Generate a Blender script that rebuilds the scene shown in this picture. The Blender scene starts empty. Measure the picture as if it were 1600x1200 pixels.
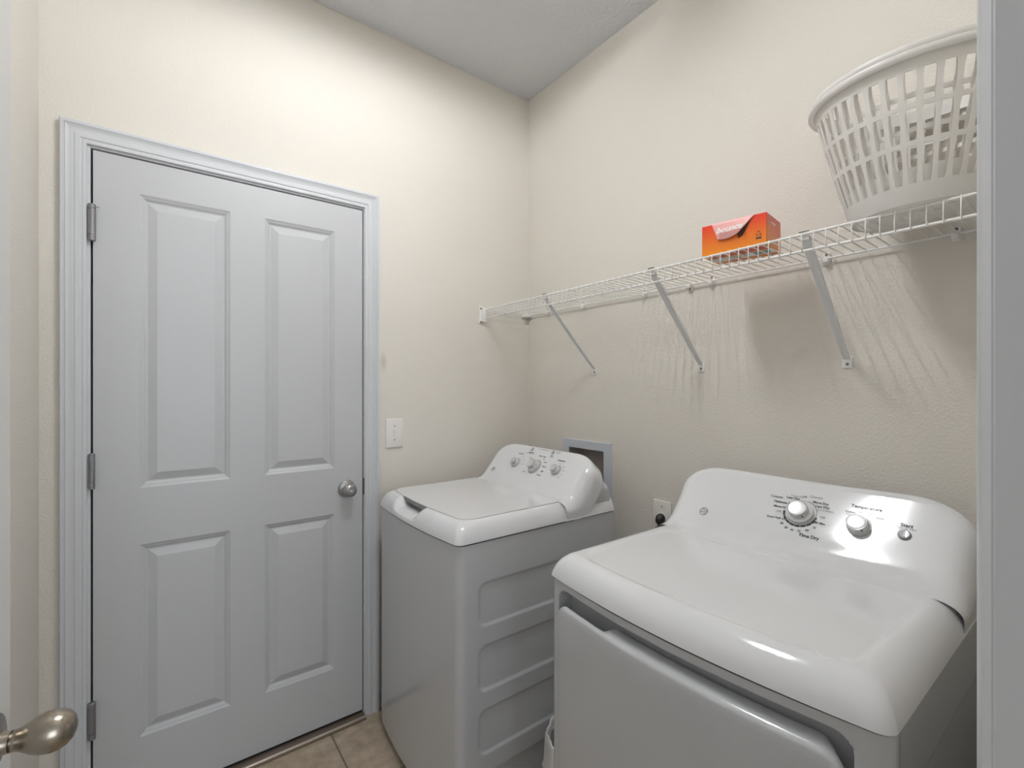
import bpy, bmesh, math, random
from mathutils import Vector, Matrix
random.seed(4)
S = bpy.context.scene
COL = S.collection
PI = math.pi

# ------------------------------------------------------------------ camera, world, lights
F = 730.0
TH = math.radians(53.2)
CAM = Vector((-1.512, -1.88, 1.335))
cd = bpy.data.cameras.new('camera'); cam = bpy.data.objects.new('camera', cd); COL.objects.link(cam)
cd.sensor_width = 36.0; cd.lens = F / 1600 * 36; cd.shift_y = 3 / 1600; cd.clip_start = 0.02
cam.location = CAM
fw = Vector((math.cos(TH), math.sin(TH), 0))
cam.rotation_euler = fw.to_track_quat('-Z', 'Y').to_euler()
S.camera = cam

w = bpy.data.worlds.new('world'); S.world = w; w.use_nodes = True
w.node_tree.nodes['Background'].inputs[0].default_value = (0.78, 0.88, 1.0, 1)
w.node_tree.nodes['Background'].inputs[1].default_value = 0.5
HALL_FILL = 24.0
ld = bpy.data.lights.new('hall_fill_light', 'AREA'); ld.shape = 'RECTANGLE'; ld.size = 1.9; ld.size_y = 1.9  # unseen area light, added as cool fill from behind the camera
ld.energy = HALL_FILL; ld.color = (0.86, 0.93, 1.0)
lo = bpy.data.objects.new('hall_fill_light', ld); COL.objects.link(lo)
lo.location = (-1.3, -4.72, 1.5); lo.rotation_euler = (math.radians(90), 0, 0)
TUBE_STRENGTH = 145.0
S.view_settings.view_transform = 'Standard'; S.view_settings.look = 'None'
S.view_settings.exposure = 0.50; S.view_settings.gamma = 1.0; S.view_settings.use_curve_mapping = False

# ------------------------------------------------------------------ materials
def mat(name, col, rough=0.5, metal=0.0, coat=0.0, spec=0.5, emit=None, estr=0.0, bump=None, trans=0.0):
    m = bpy.data.materials.new(name); m.use_nodes = True
    nt = m.node_tree; b = nt.nodes['Principled BSDF']
    b.inputs['Base Color'].default_value = (*col, 1)
    b.inputs['Roughness'].default_value = rough
    b.inputs['Metallic'].default_value = metal
    b.inputs['Coat Weight'].default_value = coat
    b.inputs['Coat Roughness'].default_value = 0.04
    b.inputs['Specular IOR Level'].default_value = spec
    if emit:
        b.inputs['Emission Color'].default_value = (*emit, 1); b.inputs['Emission Strength'].default_value = estr
    if trans: b.inputs['Transmission Weight'].default_value = trans
    if bump:
        sc, strength, dist, detail = bump
        tc = nt.nodes.new('ShaderNodeTexCoord'); nz = nt.nodes.new('ShaderNodeTexNoise')
        nz.inputs['Scale'].default_value = sc; nz.inputs['Detail'].default_value = detail
        bp = nt.nodes.new('ShaderNodeBump'); bp.inputs['Strength'].default_value = strength; bp.inputs['Distance'].default_value = dist
        nt.links.new(tc.outputs['Object'], nz.inputs['Vector']); nt.links.new(nz.outputs['Fac'], bp.inputs['Height'])
        nt.links.new(bp.outputs['Normal'], b.inputs['Normal'])
    return m

M_wall = mat('wall_paint', (0.79, 0.752, 0.688), 0.75, bump=(150, 0.42, 0.004, 3), spec=0.3)
M_ceil = mat('ceiling_paint', (0.71, 0.725, 0.75), 0.85, bump=(55, 0.9, 0.006, 4), spec=0.2)
M_hall = mat('hall_paint', (0.76, 0.72, 0.66), 0.75, bump=(110, 0.5, 0.004, 3), spec=0.3)
M_trim = mat('trim_paint', (0.66, 0.675, 0.70), 0.38)
M_door = mat('door_paint', (0.56, 0.57, 0.585), 0.42, bump=(260, 0.06, 0.001, 2))
M_odoor = mat('open_door_paint', (0.72, 0.71, 0.69), 0.5)
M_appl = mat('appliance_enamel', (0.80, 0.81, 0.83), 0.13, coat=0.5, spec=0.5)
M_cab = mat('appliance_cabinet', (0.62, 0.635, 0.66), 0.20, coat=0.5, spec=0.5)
M_gap = mat('seam_shade_and_strike', (0.10, 0.10, 0.10), 0.8)  # painted shade of the seams under the tops; also the strike plate
M_lid_shade = mat('lid_gap_shade', (0.30, 0.30, 0.31), 0.7)  # shade of the gap round the lid, put into the colour
M_text = mat('printed_ink_dark', (0.035, 0.035, 0.04), 0.6)
M_textg = mat('printed_ink_grey', (0.34, 0.34, 0.35), 0.6)
M_knob = mat('knob_plastic', (0.66, 0.665, 0.67), 0.25, coat=0.4)
M_chrome = mat('knob_chrome', (0.74, 0.74, 0.75), 0.40, metal=0.6)
M_btn = mat('button_grey', (0.33, 0.335, 0.34), 0.3, coat=0.4)
M_nickel = mat('brushed_nickel', (0.40, 0.355, 0.30), 0.27, metal=1.0)
M_steel = mat('satin_steel', (0.42, 0.42, 0.43), 0.3, metal=1.0)
M_hinge = mat('hinge_metal', (0.30, 0.30, 0.31), 0.42, metal=0.75)
M_wire = mat('wire_vinyl', (0.90, 0.89, 0.87), 0.35)
M_brace = mat('brace_enamel', (0.80, 0.80, 0.80), 0.4)
M_plate = mat('plate_plastic', (0.86, 0.83, 0.81), 0.35)
M_plate2 = mat('outlet_plastic', (0.86, 0.84, 0.80), 0.35)
M_screw = mat('screw_metal', (0.22, 0.22, 0.21), 0.4, metal=0.8)
M_black = mat('black_rubber', (0.012, 0.012, 0.012), 0.45)
M_dark = mat('weatherstrip', (0.012, 0.012, 0.012), 0.8)
M_thr = mat('threshold_metal', (0.30, 0.24, 0.19), 0.4, metal=0.6)
M_thr2 = mat('threshold_edge', (0.70, 0.62, 0.54), 0.3, metal=0.7)
M_boxw = mat('utility_box_plastic', (0.62, 0.65, 0.70), 0.45)
M_boxi = mat('utility_box_recess', (0.50, 0.45, 0.43), 0.6)
M_pan = mat('fixture_enamel', (0.86, 0.86, 0.86), 0.5)
M_tube = mat('fluorescent_tube', (1, 1, 1), 0.4, emit=(0.97, 0.985, 1.0), estr=TUBE_STRENGTH)
M_bag = mat('liner_plastic', (0.80, 0.80, 0.80), 0.35, spec=0.6)
M_can = mat('can_plastic', (0.50, 0.50, 0.50), 0.4)
M_white = mat('white_ink', (0.92, 0.90, 0.88), 0.5)
M_pink = mat('flap_print', (0.90, 0.46, 0.44), 0.35)
M_kraft = mat('carton_inside', (0.10, 0.045, 0.02), 0.8)
M_yel = mat('print_yellow', (0.75, 0.50, 0.08), 0.4)
M_redp = mat('print_red', (0.72, 0.10, 0.05), 0.4)
M_added_sash = mat('added_sash_white', (0.8, 0.8, 0.8), 0.4)

# basket plastic, a little translucent
M_bask = bpy.data.materials.new('basket_plastic'); M_bask.use_nodes = True
nt = M_bask.node_tree; b = nt.nodes['Principled BSDF']
b.inputs['Base Color'].default_value = (0.93, 0.92, 0.90, 1); b.inputs['Roughness'].default_value = 0.35
tr = nt.nodes.new('ShaderNodeBsdfTranslucent'); tr.inputs[0].default_value = (0.93, 0.91, 0.88, 1)
mx = nt.nodes.new('ShaderNodeMixShader'); mx.inputs[0].default_value = 0.45
nt.links.new(b.outputs[0], mx.inputs[1]); nt.links.new(tr.outputs[0], mx.inputs[2])
nt.links.new(mx.outputs[0], nt.nodes['Material Output'].inputs[0])

def gradient_mat(name, axis, lo_, hi_, c0, c1, rough=0.35):
    """printed colour blend along one object axis (c0 at lo_, c1 at hi_)"""
    m = mat(name, c0, rough); nt = m.node_tree; b = nt.nodes['Principled BSDF']
    tc = nt.nodes.new('ShaderNodeTexCoord'); sp = nt.nodes.new('ShaderNodeSeparateXYZ')
    mr = nt.nodes.new('ShaderNodeMapRange'); mr.inputs['From Min'].default_value = lo_; mr.inputs['From Max'].default_value = hi_
    cr = nt.nodes.new('ShaderNodeValToRGB'); cr.color_ramp.elements[0].color = (*c0, 1); cr.color_ramp.elements[1].color = (*c1, 1)
    nt.links.new(tc.outputs['Object'], sp.inputs[0]); nt.links.new(sp.outputs[axis], mr.inputs['Value'])
    nt.links.new(mr.outputs[0], cr.inputs[0]); nt.links.new(cr.outputs[0], b.inputs['Base Color'])
    return m
M_carton = gradient_mat('carton_print', 2, 0.004, 0.08, (0.86, 0.27, 0.012), (0.80, 0.045, 0.012))
M_carton_side = gradient_mat('carton_side_print', 2, 0.004, 0.08, (0.85, 0.30, 0.05), (0.78, 0.13, 0.07))

# floor tile
M_tile = bpy.data.materials.new('floor_tile'); M_tile.use_nodes = True
nt = M_tile.node_tree; b = nt.nodes['Principled BSDF']; b.inputs['Roughness'].default_value = 0.45
tc = nt.nodes.new('ShaderNodeTexCoord'); mp = nt.nodes.new('ShaderNodeMapping')
mp.inputs['Location'].default_value = (0.995, 0.34, 0)
br = nt.nodes.new('ShaderNodeTexBrick'); br.offset = 0.0; br.squash = 1.0
br.inputs['Scale'].default_value = 1.0; br.inputs['Brick Width'].default_value = 0.335; br.inputs['Row Height'].default_value = 0.335
br.inputs['Mortar Size'].default_value = 0.0035; br.inputs['Mortar Smooth'].default_value = 0.2
br.inputs['Mortar'].default_value = (0.19, 0.145, 0.10, 1)
nz = nt.nodes.new('ShaderNodeTexNoise'); nz.inputs['Scale'].default_value = 22; nz.inputs['Detail'].default_value = 8
cr = nt.nodes.new('ShaderNodeValToRGB')
cr.color_ramp.elements[0].position = 0.3; cr.color_ramp.elements[0].color = (0.36, 0.285, 0.205, 1)
cr.color_ramp.elements[1].position = 0.72; cr.color_ramp.elements[1].color = (0.56, 0.47, 0.36, 1)
nt.links.new(tc.outputs['Object'], mp.inputs[0]); nt.links.new(mp.outputs[0], br.inputs['Vector'])
nt.links.new(tc.outputs['Object'], nz.inputs['Vector']); nt.links.new(nz.outputs['Fac'], cr.inputs[0])
nt.links.new(cr.outputs[0], br.inputs['Color1']); nt.links.new(cr.outputs[0], br.inputs['Color2'])
nt.links.new(br.outputs['Color'], b.inputs['Base Color'])

# wall stain beside the door casing (a smudge in the paint)
nt = M_wall.node_tree; b = nt.nodes['Principled BSDF']
tc = nt.nodes.new('ShaderNodeTexCoord'); vd = nt.nodes.new('ShaderNodeVectorMath'); vd.operation = 'SUBTRACT'
vd.inputs[1].default_value = (-0.775, 0.0, 1.435)
vs = nt.nodes.new('ShaderNodeVectorMath'); vs.operation = 'MULTIPLY'; vs.inputs[1].default_value = (1 / 0.022, 1 / 0.05, 1 / 0.055)
ln = nt.nodes.new('ShaderNodeVectorMath'); ln.operation = 'LENGTH'
mr = nt.nodes.new('ShaderNodeMapRange'); mr.interpolation_type = 'SMOOTHSTEP'
mr.inputs['From Min'].default_value = 0.1; mr.inputs['From Max'].default_value = 1.0
mr.inputs['To Min'].default_value = 0.32; mr.inputs['To Max'].default_value = 0.0
mxc = nt.nodes.new('ShaderNodeMix'); mxc.data_type = 'RGBA'
mxc.inputs[6].default_value = (0.79, 0.752, 0.688, 1); mxc.inputs[7].default_value = (0.36, 0.30, 0.18, 1)
nt.links.new(tc.outputs['Object'], vd.inputs[0]); nt.links.new(vd.outputs[0], vs.inputs[0]); nt.links.new(vs.outputs[0], ln.inputs[0])
nt.links.new(ln.outputs['Value'], mr.inputs['Value']); nt.links.new(mr.outputs[0], mxc.inputs[0])
nt.links.new(mxc.outputs[2], b.inputs['Base Color'])

# ------------------------------------------------------------------ helpers
def new_obj(name, verts, faces, m, parent=None, smooth=False, mats=None, angle=None):
    me = bpy.data.meshes.new(name); me.from_pydata([tuple(v) for v in verts], [], faces); me.update()
    bm = bmesh.new(); bm.from_mesh(me); bmesh.ops.recalc_face_normals(bm, faces=bm.faces); bm.to_mesh(me); bm.free()
    return finish(name, me, m, parent, smooth, angle)

def finish(name, me, m, parent=None, smooth=False, angle=None):
    o = bpy.data.objects.new(name, me); COL.objects.link(o)
    if m: me.materials.append(m)
    if smooth or angle:
        for p in me.polygons: p.use_smooth = True
    if angle:
        me.set_sharp_from_angle(angle=math.radians(angle))
    if parent:
        o.parent = parent; o.matrix_parent_inverse = Matrix.Identity(4)
        o.location = -parent.location if False else (0, 0, 0)
    return o

class MB:
    """collects shapes (world coordinates) that become ONE mesh object"""
    def __init__(s): s.v = []; s.f = []
    def add(s, vs, fs):
        n = len(s.v); s.v += [Vector(v) for v in vs]; s.f += [tuple(i + n for i in f) for f in fs]; return s
    def box(s, a, b, M=None):
        (x0, y0, z0), (x1, y1, z1) = a, b
        vs = [Vector(p) for p in ((x0, y0, z0), (x1, y0, z0), (x1, y1, z0), (x0, y1, z0), (x0, y0, z1), (x1, y0, z1), (x1, y1, z1), (x0, y1, z1))]
        if M: vs = [M @ p for p in vs]
        return s.add(vs, [(0, 3, 2, 1), (4, 5, 6, 7), (0, 1, 5, 4), (1, 2, 6, 5), (2, 3, 7, 6), (3, 0, 4, 7)])
    def rbox(s, a, b, r, M=None, seg=3):
        bm = bmesh.new(); bmesh.ops.create_cube(bm, size=1)
        a = Vector(a); b = Vector(b)
        for v in bm.verts: v.co = Vector([(a[i] + b[i]) / 2 + v.co[i] * (b[i] - a[i]) for i in range(3)])
        bmesh.ops.bevel(bm, geom=bm.edges[:], offset=r, segments=seg, affect='EDGES', profile=0.5)
        bm.verts.index_update()
        vs = [(M @ v.co) if M else v.co.copy() for v in bm.verts]
        s.add(vs, [tuple(v.index for v in f.verts) for f in bm.faces]); bm.free(); return s
    def tube(s, pts, r, n=8, closed=False):
        pts = [Vector(p) for p in pts]; k = len(pts); vs = []; fs = []
        up = Vector((0, 0, 1))
        for i, p in enumerate(pts):
            if closed: t = (pts[(i + 1) % k] - pts[i - 1])
            else: t = pts[min(i + 1, k - 1)] - pts[max(i - 1, 0)]
            t.normalize()
            a = t.cross(up)
            if a.length < 1e-3: a = t.cross(Vector((0, 1, 0)))
            a.normalize(); c = a.cross(t)
            rr = r[i] if isinstance(r, (list, tuple)) else r
            for j in range(n):
                q = 2 * PI * j / n; vs.append(p + (a * math.cos(q) + c * math.sin(q)) * rr)
        m = k if closed else k - 1
        for i in range(m):
            for j in range(n):
                fs.append((i * n + j, i * n + (j + 1) % n, ((i + 1) % k) * n + (j + 1) % n, ((i + 1) % k) * n + j))
        if not closed: fs += [tuple(range(n))[::-1], tuple(range((k - 1) * n, k * n))]
        return s.add(vs, fs)
    def lathe(s, prof, M, n=32, cap=True):
        """prof: (radius, height) pairs; axis = local Z of M"""
        vs = []; fs = []; k = len(prof)
        for r, h in prof:
            for j in range(n):
                q = 2 * PI * j / n; vs.append(M @ Vector((r * math.cos(q), r * math.sin(q), h)))
        for i in range(k - 1):
            for j in range(n): fs.append((i * n + j, i * n + (j + 1) % n, (i + 1) * n + (j + 1) % n, (i + 1) * n + j))
        if cap: fs += [tuple(range(n))[::-1], tuple(range((k - 1) * n, k * n))]
        return s.add(vs, fs)
    def prism(s, poly, M, h):
        """2D polygon extruded from 0 to h along local Z of M"""
        n = len(poly)
        vs = [M @ Vector((x, y, 0)) for x, y in poly] + [M @ Vector((x, y, h)) for x, y in poly]
        fs = [tuple(range(n))[::-1], tuple(range(n, 2 * n))] + [(i, (i + 1) % n, n + (i + 1) % n, n + i) for i in range(n)]
        return s.add(vs, fs)
    def grid(s, rows, closed=False):
        nr = len(rows); nc = len(rows[0]); vs = [p for r in rows for p in r]; fs = []
        for i in range(nr - 1):
            for j in range(nc - 1 + (1 if closed else 0)):
                fs.append((i * nc + j, i * nc + (j + 1) % nc, (i + 1) * nc + (j + 1) % nc, (i + 1) * nc + j))
        return s.add(vs, fs)
    def arc(s, M, r0, r1, a0, a1, h, n=24):
        """flat ring segment of thickness h"""
        rows = []
        for i in range(n + 1):
            q = a0 + (a1 - a0) * i / n; c, d = math.cos(q), math.sin(q)
            rows.append([M @ Vector((r * c, r * d, z)) for r, z in ((r0, 0), (r0, h), (r1, h), (r1, 0))])
        s.grid(rows, closed=True); return s
    def build(s, name, m, parent=None, smooth=False, angle=None, weld=False):
        off = parent.matrix_world.translation if parent else Vector()
        if parent:
            inv = WORLD[parent.name].inverted(); vs = [inv @ v for v in s.v]
        else: vs = s.v
        me = bpy.data.meshes.new(name); me.from_pydata([tuple(v) for v in vs], [], s.f)
        bm = bmesh.new(); bm.from_mesh(me)
        if weld: bmesh.ops.remove_doubles(bm, verts=bm.verts, dist=1e-5)
        bmesh.ops.recalc_face_normals(bm, faces=bm.faces); bm.to_mesh(me); bm.free()
        o = bpy.data.objects.new(name, me); COL.objects.link(o)
        if m: me.materials.append(m)
        if smooth or angle:
            for p in me.polygons: p.use_smooth = True
        if angle: me.set_sharp_from_angle(angle=math.radians(angle))
        if parent: o.parent = parent
        WORLD[o.name] = WORLD[parent.name].copy() if parent else Matrix.Identity(4)
        return o
WORLD = {}

def empty(name, loc, label, cat, group=None, rot=None):
    o = bpy.data.objects.new(name, None); COL.objects.link(o); o.empty_display_size = 0.05
    M = Matrix.Translation(Vector(loc))
    if rot: M = M @ rot
    o.matrix_world = M; WORLD[o.name] = M
    if label: o['label'] = label; o['category'] = cat
    if group: o['group'] = group
    return o
def struct(o): o['kind'] = 'structure'; return o
def tag(o, label, cat): o['label'] = label; o['category'] = cat; return o
def frame(origin, xdir, ydir):
    x = Vector(xdir).normalized(); y = Vector(ydir).normalized(); z = x.cross(y)
    M = Matrix((x, y, z)).transposed().to_4x4(); M.translation = Vector(origin); return M
def text_into(mb, body, M, size, align='CENTER', bold=0.0, shear=0.0, h=0.0):
    cu = bpy.data.curves.new('t', 'FONT'); cu.body = body; cu.size = size; cu.align_x = align; cu.align_y = 'CENTER'
    cu.offset = bold * size; cu.shear = shear; cu.resolution_u = 3; cu.extrude = h
    o = bpy.data.objects.new('t', cu); COL.objects.link(o)
    me = o.to_mesh()
    mb.add([M @ v.co for v in me.vertices], [tuple(p.vertices) for p in me.polygons])
    o.to_mesh_clear(); bpy.data.objects.remove(o); bpy.data.curves.remove(cu)
def lerp(a, b, t): return a + (b - a) * t
def sstep(a, b, x):
    t = max(0.0, min(1.0, (x - a) / (b - a))); return t * t * (3 - 2 * t)
def interp(x, pts):
    if x <= pts[0][0]: return pts[0][1]
    for (x0, y0), (x1, y1) in zip(pts, pts[1:]):
        if x <= x1: return lerp(y0, y1, (x - x0) / (x1 - x0))
    return pts[-1][1]
def rr_dist(u, v, u0, u1, v0, v1, r):
    """signed distance to a rounded rectangle, negative inside"""
    cu, cv = (u0 + u1) / 2, (v0 + v1) / 2; hu, hv = (u1 - u0) / 2 - r, (v1 - v0) / 2 - r
    qx, qy = abs(u - cu) - hu, abs(v - cv) - hv
    return math.hypot(max(qx, 0), max(qy, 0)) + min(max(qx, qy), 0) - r

# ------------------------------------------------------------------ room shell
H = 2.803
XC = -1.795                       # left wall
YD = -1.8165                      # room face of the wall with the open doorway
XJ = -1.012                       # strike jamb of the open doorway
XH = -1.776                       # hinge jamb of the open doorway
DX0, DX1, DZ0, DZ1 = -1.6795, -0.8625, 0.022, 2.046     # panelled door slab
RO0, RO1, ROZ = -1.705, -0.845, 2.066                   # rough opening

m = MB(); m.box((XC - .12, 0, 0), (RO0, .13, H)); m.box((RO1, 0, 0), (.12, .13, H)); m.box((RO0, 0, ROZ), (RO1, .13, H))
struct(m.build('wall_back', M_wall))
# right wall with the recess for the utility box
UB = (-0.517, -0.3006, 0.835, 1.053)
m = MB(); ub_ = (UB[0] - .003, UB[1] + .003, UB[2] - .003, UB[3] + .003)
m.box((0, -4.8, 0), (.12, ub_[0], H)); m.box((0, ub_[1], 0), (.12, 0, H))
m.box((0, ub_[0], 0), (.12, ub_[1], ub_[2])); m.box((0, ub_[0], ub_[3]), (.12, ub_[1], H))
struct(m.build('wall_right', M_wall))
struct(MB().box((XC - .12, YD, 0), (XC, 0, H)).build('wall_left', M_wall))
m = MB(); m.box((XJ + .02, YD - .115, 0), (0, YD, H)); m.box((XC - .12, YD - .115, 0), (XH - .018, YD, H)); m.box((XH - .018, YD - .115, 2.07), (XJ + .02, YD, H))
struct(m.build('wall_front', M_wall))
struct(MB().box((-3.2, -4.8, -.05), (.12, .25, 0)).build('floor', M_tile))
struct(MB().box((-3.2, -4.8, H), (.12, .13, H + .05)).build('ceiling', M_ceil))
# hall behind the camera
struct(MB().box((-3.2, -4.8, 0), (-3.1, YD - .115, H)).build('wall_hall_left', M_hall))
struct(MB().box((-3.1, YD - .115, 0), (XC - .12, YD - .02, H)).build('wall_hall_back', M_hall))
m = MB(); m.box((-3.1, -4.8, 0), (-2.25, -4.7, H)); m.box((-.35, -4.8, 0), (0, -4.7, H)); m.box((-2.25, -4.8, 0), (-.35, -4.7, .55)); m.box((-2.25, -4.8, 2.45), (-.35, -4.7, H))
struct(m.build('wall_hall_front', M_hall))
m = MB(); m.box((-2.25, -4.77, .55), (-2.2, -4.73, 2.45)); m.box((-.4, -4.77, .55), (-.35, -4.73, 2.45)); m.box((-2.2, -4.77, .55), (-.4, -4.73, .6)); m.box((-2.2, -4.77, 2.4), (-.4, -4.73, 2.45)); m.box((-2.2, -4.77, 1.48), (-.4, -4.74, 1.52)); m.box((-1.32, -4.77, .6), (-1.28, -4.74, 2.4))
struct(m.build('added_window_1', M_added_sash))  # window added out of view to bring cool light in

def base(name, a, b): struct(MB().rbox(a, b, .004).build(name, M_trim, angle=40))
base('baseboard_back', (-.79, -.012, 0), (-.014, 0, .083))
base('baseboard_right', (-.012, YD, 0), (0, -.0, .083))
base('baseboard_left', (XC, -1.80, 0), (XC + .012, -.0, .083))
base('baseboard_front', (XJ + .065, YD, 0), (-.014, YD + .012, .083))

# ------------------------------------------------------------------ door casing, jamb, door
CASE = [(0, 0), (0, .0075), (.0015, .0095), (.006, .0105), (.0085, .0105), (.010, .0085), (.0125, .0085), (.0155, .0115), (.026, .0125),
        (.028, .0105), (.0295, .0105), (.036, .0125), (.042, .0165), (.046, .0185), (.0475, .0165), (.049, .019), (.0565, .019), (.0585, .017), (.0585, 0)]
def casing(mb, xl, xr, zt, y0, sgn, z0=0.0, prof=CASE, wid=1.0):
    rows = []
    for o, h in prof:
        o *= wid
        y = y0 + sgn * h
        rows.append([Vector((xl - o, y, z0)), Vector((xl - o, y, zt + o)), Vector((xr + o, y, zt + o)), Vector((xr + o, y, z0))])
    mb.grid(rows)
    return mb
m = casing(MB(), -1.6925, -.8565, 2.0565, 0, -1)
struct(m.build('trim_1', M_trim, angle=25))                      # casing round the panelled door
m = MB()
m.box((RO0, -.0005, 0), (DX0 - .0055, .125, ROZ)); m.box((DX1 + .0042, -.0005, 0), (RO1, .125, ROZ)); m.box((DX0 - .0055, -.0005, DZ1 + .0048), (DX1 + .0042, .125, ROZ))
m.box((DX0 - .0035, .050, .02), (DX0 + .012, .062, DZ1 + .003)); m.box((DX1 - .012, .050, .02), (DX1 + .003, .062, DZ1 + .003)); m.box((DX0, .050, DZ1 - .012), (DX1, .062, DZ1 + .003))
struct(m.build('trim_2', M_trim))                                # jamb and stops

door = empty('door_1', (DX0, .002, 0), None, None); struct(door)
door['label'] = 'grey four-panel door in the wall left of the washing machine'
# slab with four mitred panels
PR = [(0, 0), (.0075, .0045), (.0095, .0048), (.017, .0110), (.0205, .0112), (.0445, .0012), (.046, .001)]
panels = [(-1.570, -1.3235, 1.013, 1.941), (-1.2165, -.972, 1.015, 1.939), (-1.570, -1.3235, .229, .838), (-1.2165, -.972, .225, .832)]
panels = [(-1.570, -1.3235, 1.013, 1.940), (-1.2165, -.972, 1.013, 1.940), (-1.570, -1.3235, .227, .834), (-1.2165, -.972, .227, .834)]
m = MB(); YF = .002
xs = [DX0, -1.570, -1.3235, -1.2165, -.972, DX1]; zs = [DZ0, .227, .834, 1.013, 1.940, DZ1]
for i in range(5):
    for j in range(5):
        if i in (1, 3) and j in (1, 3): continue
        m.add([(xs[i], YF, zs[j]), (xs[i + 1], YF, zs[j]), (xs[i + 1], YF, zs[j + 1]), (xs[i], YF, zs[j + 1])], [(0, 1, 2, 3)])
for x0, x1, z0, z1 in panels:
    rows = []
    for d, h in PR:
        y = YF + h
        rows.append([(x0 + d, y, z0 + d), (x1 - d, y, z0 + d), (x1 - d, y, z1 - d), (x0 + d, y, z1 - d)])
    m.grid([[Vector(p) for p in r] for r in rows], closed=True)
    d = PR[-1][0]; y = YF + PR[-1][1]
    m.add([(x0 + d, y, z0 + d), (x1 - d, y, z0 + d), (x1 - d, y, z1 - d), (x0 + d, y, z1 - d)], [(0, 1, 2, 3)])
Y2 = YF + .044
A = [(DX0, YF, DZ0), (DX1, YF, DZ0), (DX1, YF, DZ1), (DX0, YF, DZ1)]; B = [(x, Y2, z) for x, y, z in A]
m.add(A + B, [(0, 1, 5, 4), (1, 2, 6, 5), (2, 3, 7, 6), (3, 0, 4, 7), (4, 5, 6, 7)])
m.build('door_slab', M_door, door)
MB().box((DX0, .012, .003), (DX1, .040, DZ0)).build('door_sweep', M_dark, door)
# hinges
for zc, big in ((1.826, 1), (1.079, 0), (.334, 1)):
    hx = DX0 - .0018
    Mh = Matrix.Translation((hx, -.008, zc))
    m = MB()
    r = .0095 if big else .0075
    if big: pr = [(.003, -.057), (r, -.056), (r, -.040), (r * .86, -.0395), (r * .86, -.037), (r, -.0365), (r, .0365), (r * .86, .037), (r * .86, .0395), (r, .040), (r, .052), (r * .8, .054)]
    else: pr = [(.003, -.054), (r, -.053)] + [(r * q, z) for z in (-.033, -.012, .012, .033) for q, z in ((1, z - .001), (.86, z - .0008), (.86, z + .0008), (1, z + .001))] + [(r, .052), (r * .7, .054)]
    m.lathe(pr, Mh, 20)
    hg = m.build('hinge', M_hinge, door, angle=30)
    MB().box((hx - .010, -.0012, zc - .05), (hx + .0035, .0005, zc + .05)).build('hinge_leaf', M_hinge, hg)
    if zc > 1.5: MB().tube([(hx + .008, -.010, zc + .045), (hx + .018, -.012, zc + .046)], .0012, 6).build('hinge_pin', M_hinge, hg)
# knob
Mk = frame((-.9255, YF, .927), (1, 0, 0), (0, 0, 1))             # axis = -y
m = MB(); m.lathe([(.0335, 0), (.0345, .002), (.033, .0055), (.027, .009), (.0155, .0115), (.0135, .0125), (.0135, .019)], Mk, 40)
kn = m.build('door_knob_rosette', M_steel, door, angle=35)
m = MB(); m.lathe([(.0135, .016), (.0135, .021), (.021, .026), (.0255, .034), (.0265, .043), (.0245, .051), (.019, .0565), (.014, .058), (.013, .0565), (.011, .0565)], Mk, 40)
kb = m.build('door_knob', M_steel, door, angle=35)
MB().rbox((-.0055, -.002, .0565), (.0055, .002, .060), .0012, Mk).build('thumb_turn', M_chrome, kb, smooth=True)
m = MB(); m.rbox((DX1 + .0018, -.003, .895), (DX1 + .006, .003, .962), .0008); m.build('strike_plate', M_gap, door)
# threshold
m = MB(); m.rbox((-1.69, -.036, 0), (-.858, .11, .010), .003); th = struct(m.build('trim_3', M_thr, angle=40))
m = MB(); m.rbox((-1.69, -.036, .0095), (-.858, -.026, .0145), .002); m.build('threshold_lip', M_thr2, th, angle=40)
struct(MB().box((-1.9, .135, 0), (-.7, .16, 2.3)).build('wall_beyond_door', M_dark))

# light switch
sw = empty('light_switch', (-.728, 0, 1.135), 'pale rectangular toggle light switch plate on the wall right of the panelled door', 'light switch')
MB().rbox((-.7665, -.006, 1.0755), (-.6895, 0, 1.1975), .0028).build('switch_plate', M_plate, sw, angle=30)
MB().rbox((-.733, -.008, 1.123), (-.723, -.004, 1.150), .001).build('toggle_collar', M_plate, sw)
MB().rbox((-.732, -.016, 1.138), (-.724, -.004, 1.149), .0015, Matrix.Translation((0, 0, 0))).build('toggle', M_plate, sw)
for z in (1.108, 1.166): MB().lathe([(.0028, 0), (.0026, .0015)], frame((-.728, -.006, z), (1, 0, 0), (0, 0, 1)), 12).build('screw', M_screw, sw)

# open doorway the camera looks through: jamb, casing
m = MB()
m.box((XJ, YD - .115, 0), (XJ + .02, YD, 2.055)); m.box((XH - .018, YD - .115, 0), (XH, YD, 2.055)); m.box((XH - .018, YD - .115, 2.05), (XJ + .02, YD, 2.07))
struct(m.build('trim_4', M_trim))
C2 = [(0, 0), (.0008, .0010), (.0014, .0012), (.0016, .0026), (.0030, .0034), (.0060, .0075), (.0095, .0104), (.0140, .0116), (.020, .013), (.035, .014), (.050, .0165), (.057, .0165), (.058, .015), (.058, 0)]
rows = []
for o, h in C2:
    rows.append([Vector((XJ + .0015 + o, YD + h, 0)), Vector((XJ + .0015 + o, YD + h, 2.055 + o)), Vector((XH + .005, YD + h, 2.055 + o))])
struct(MB().grid(rows).build('trim_5', M_trim, angle=30))

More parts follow.
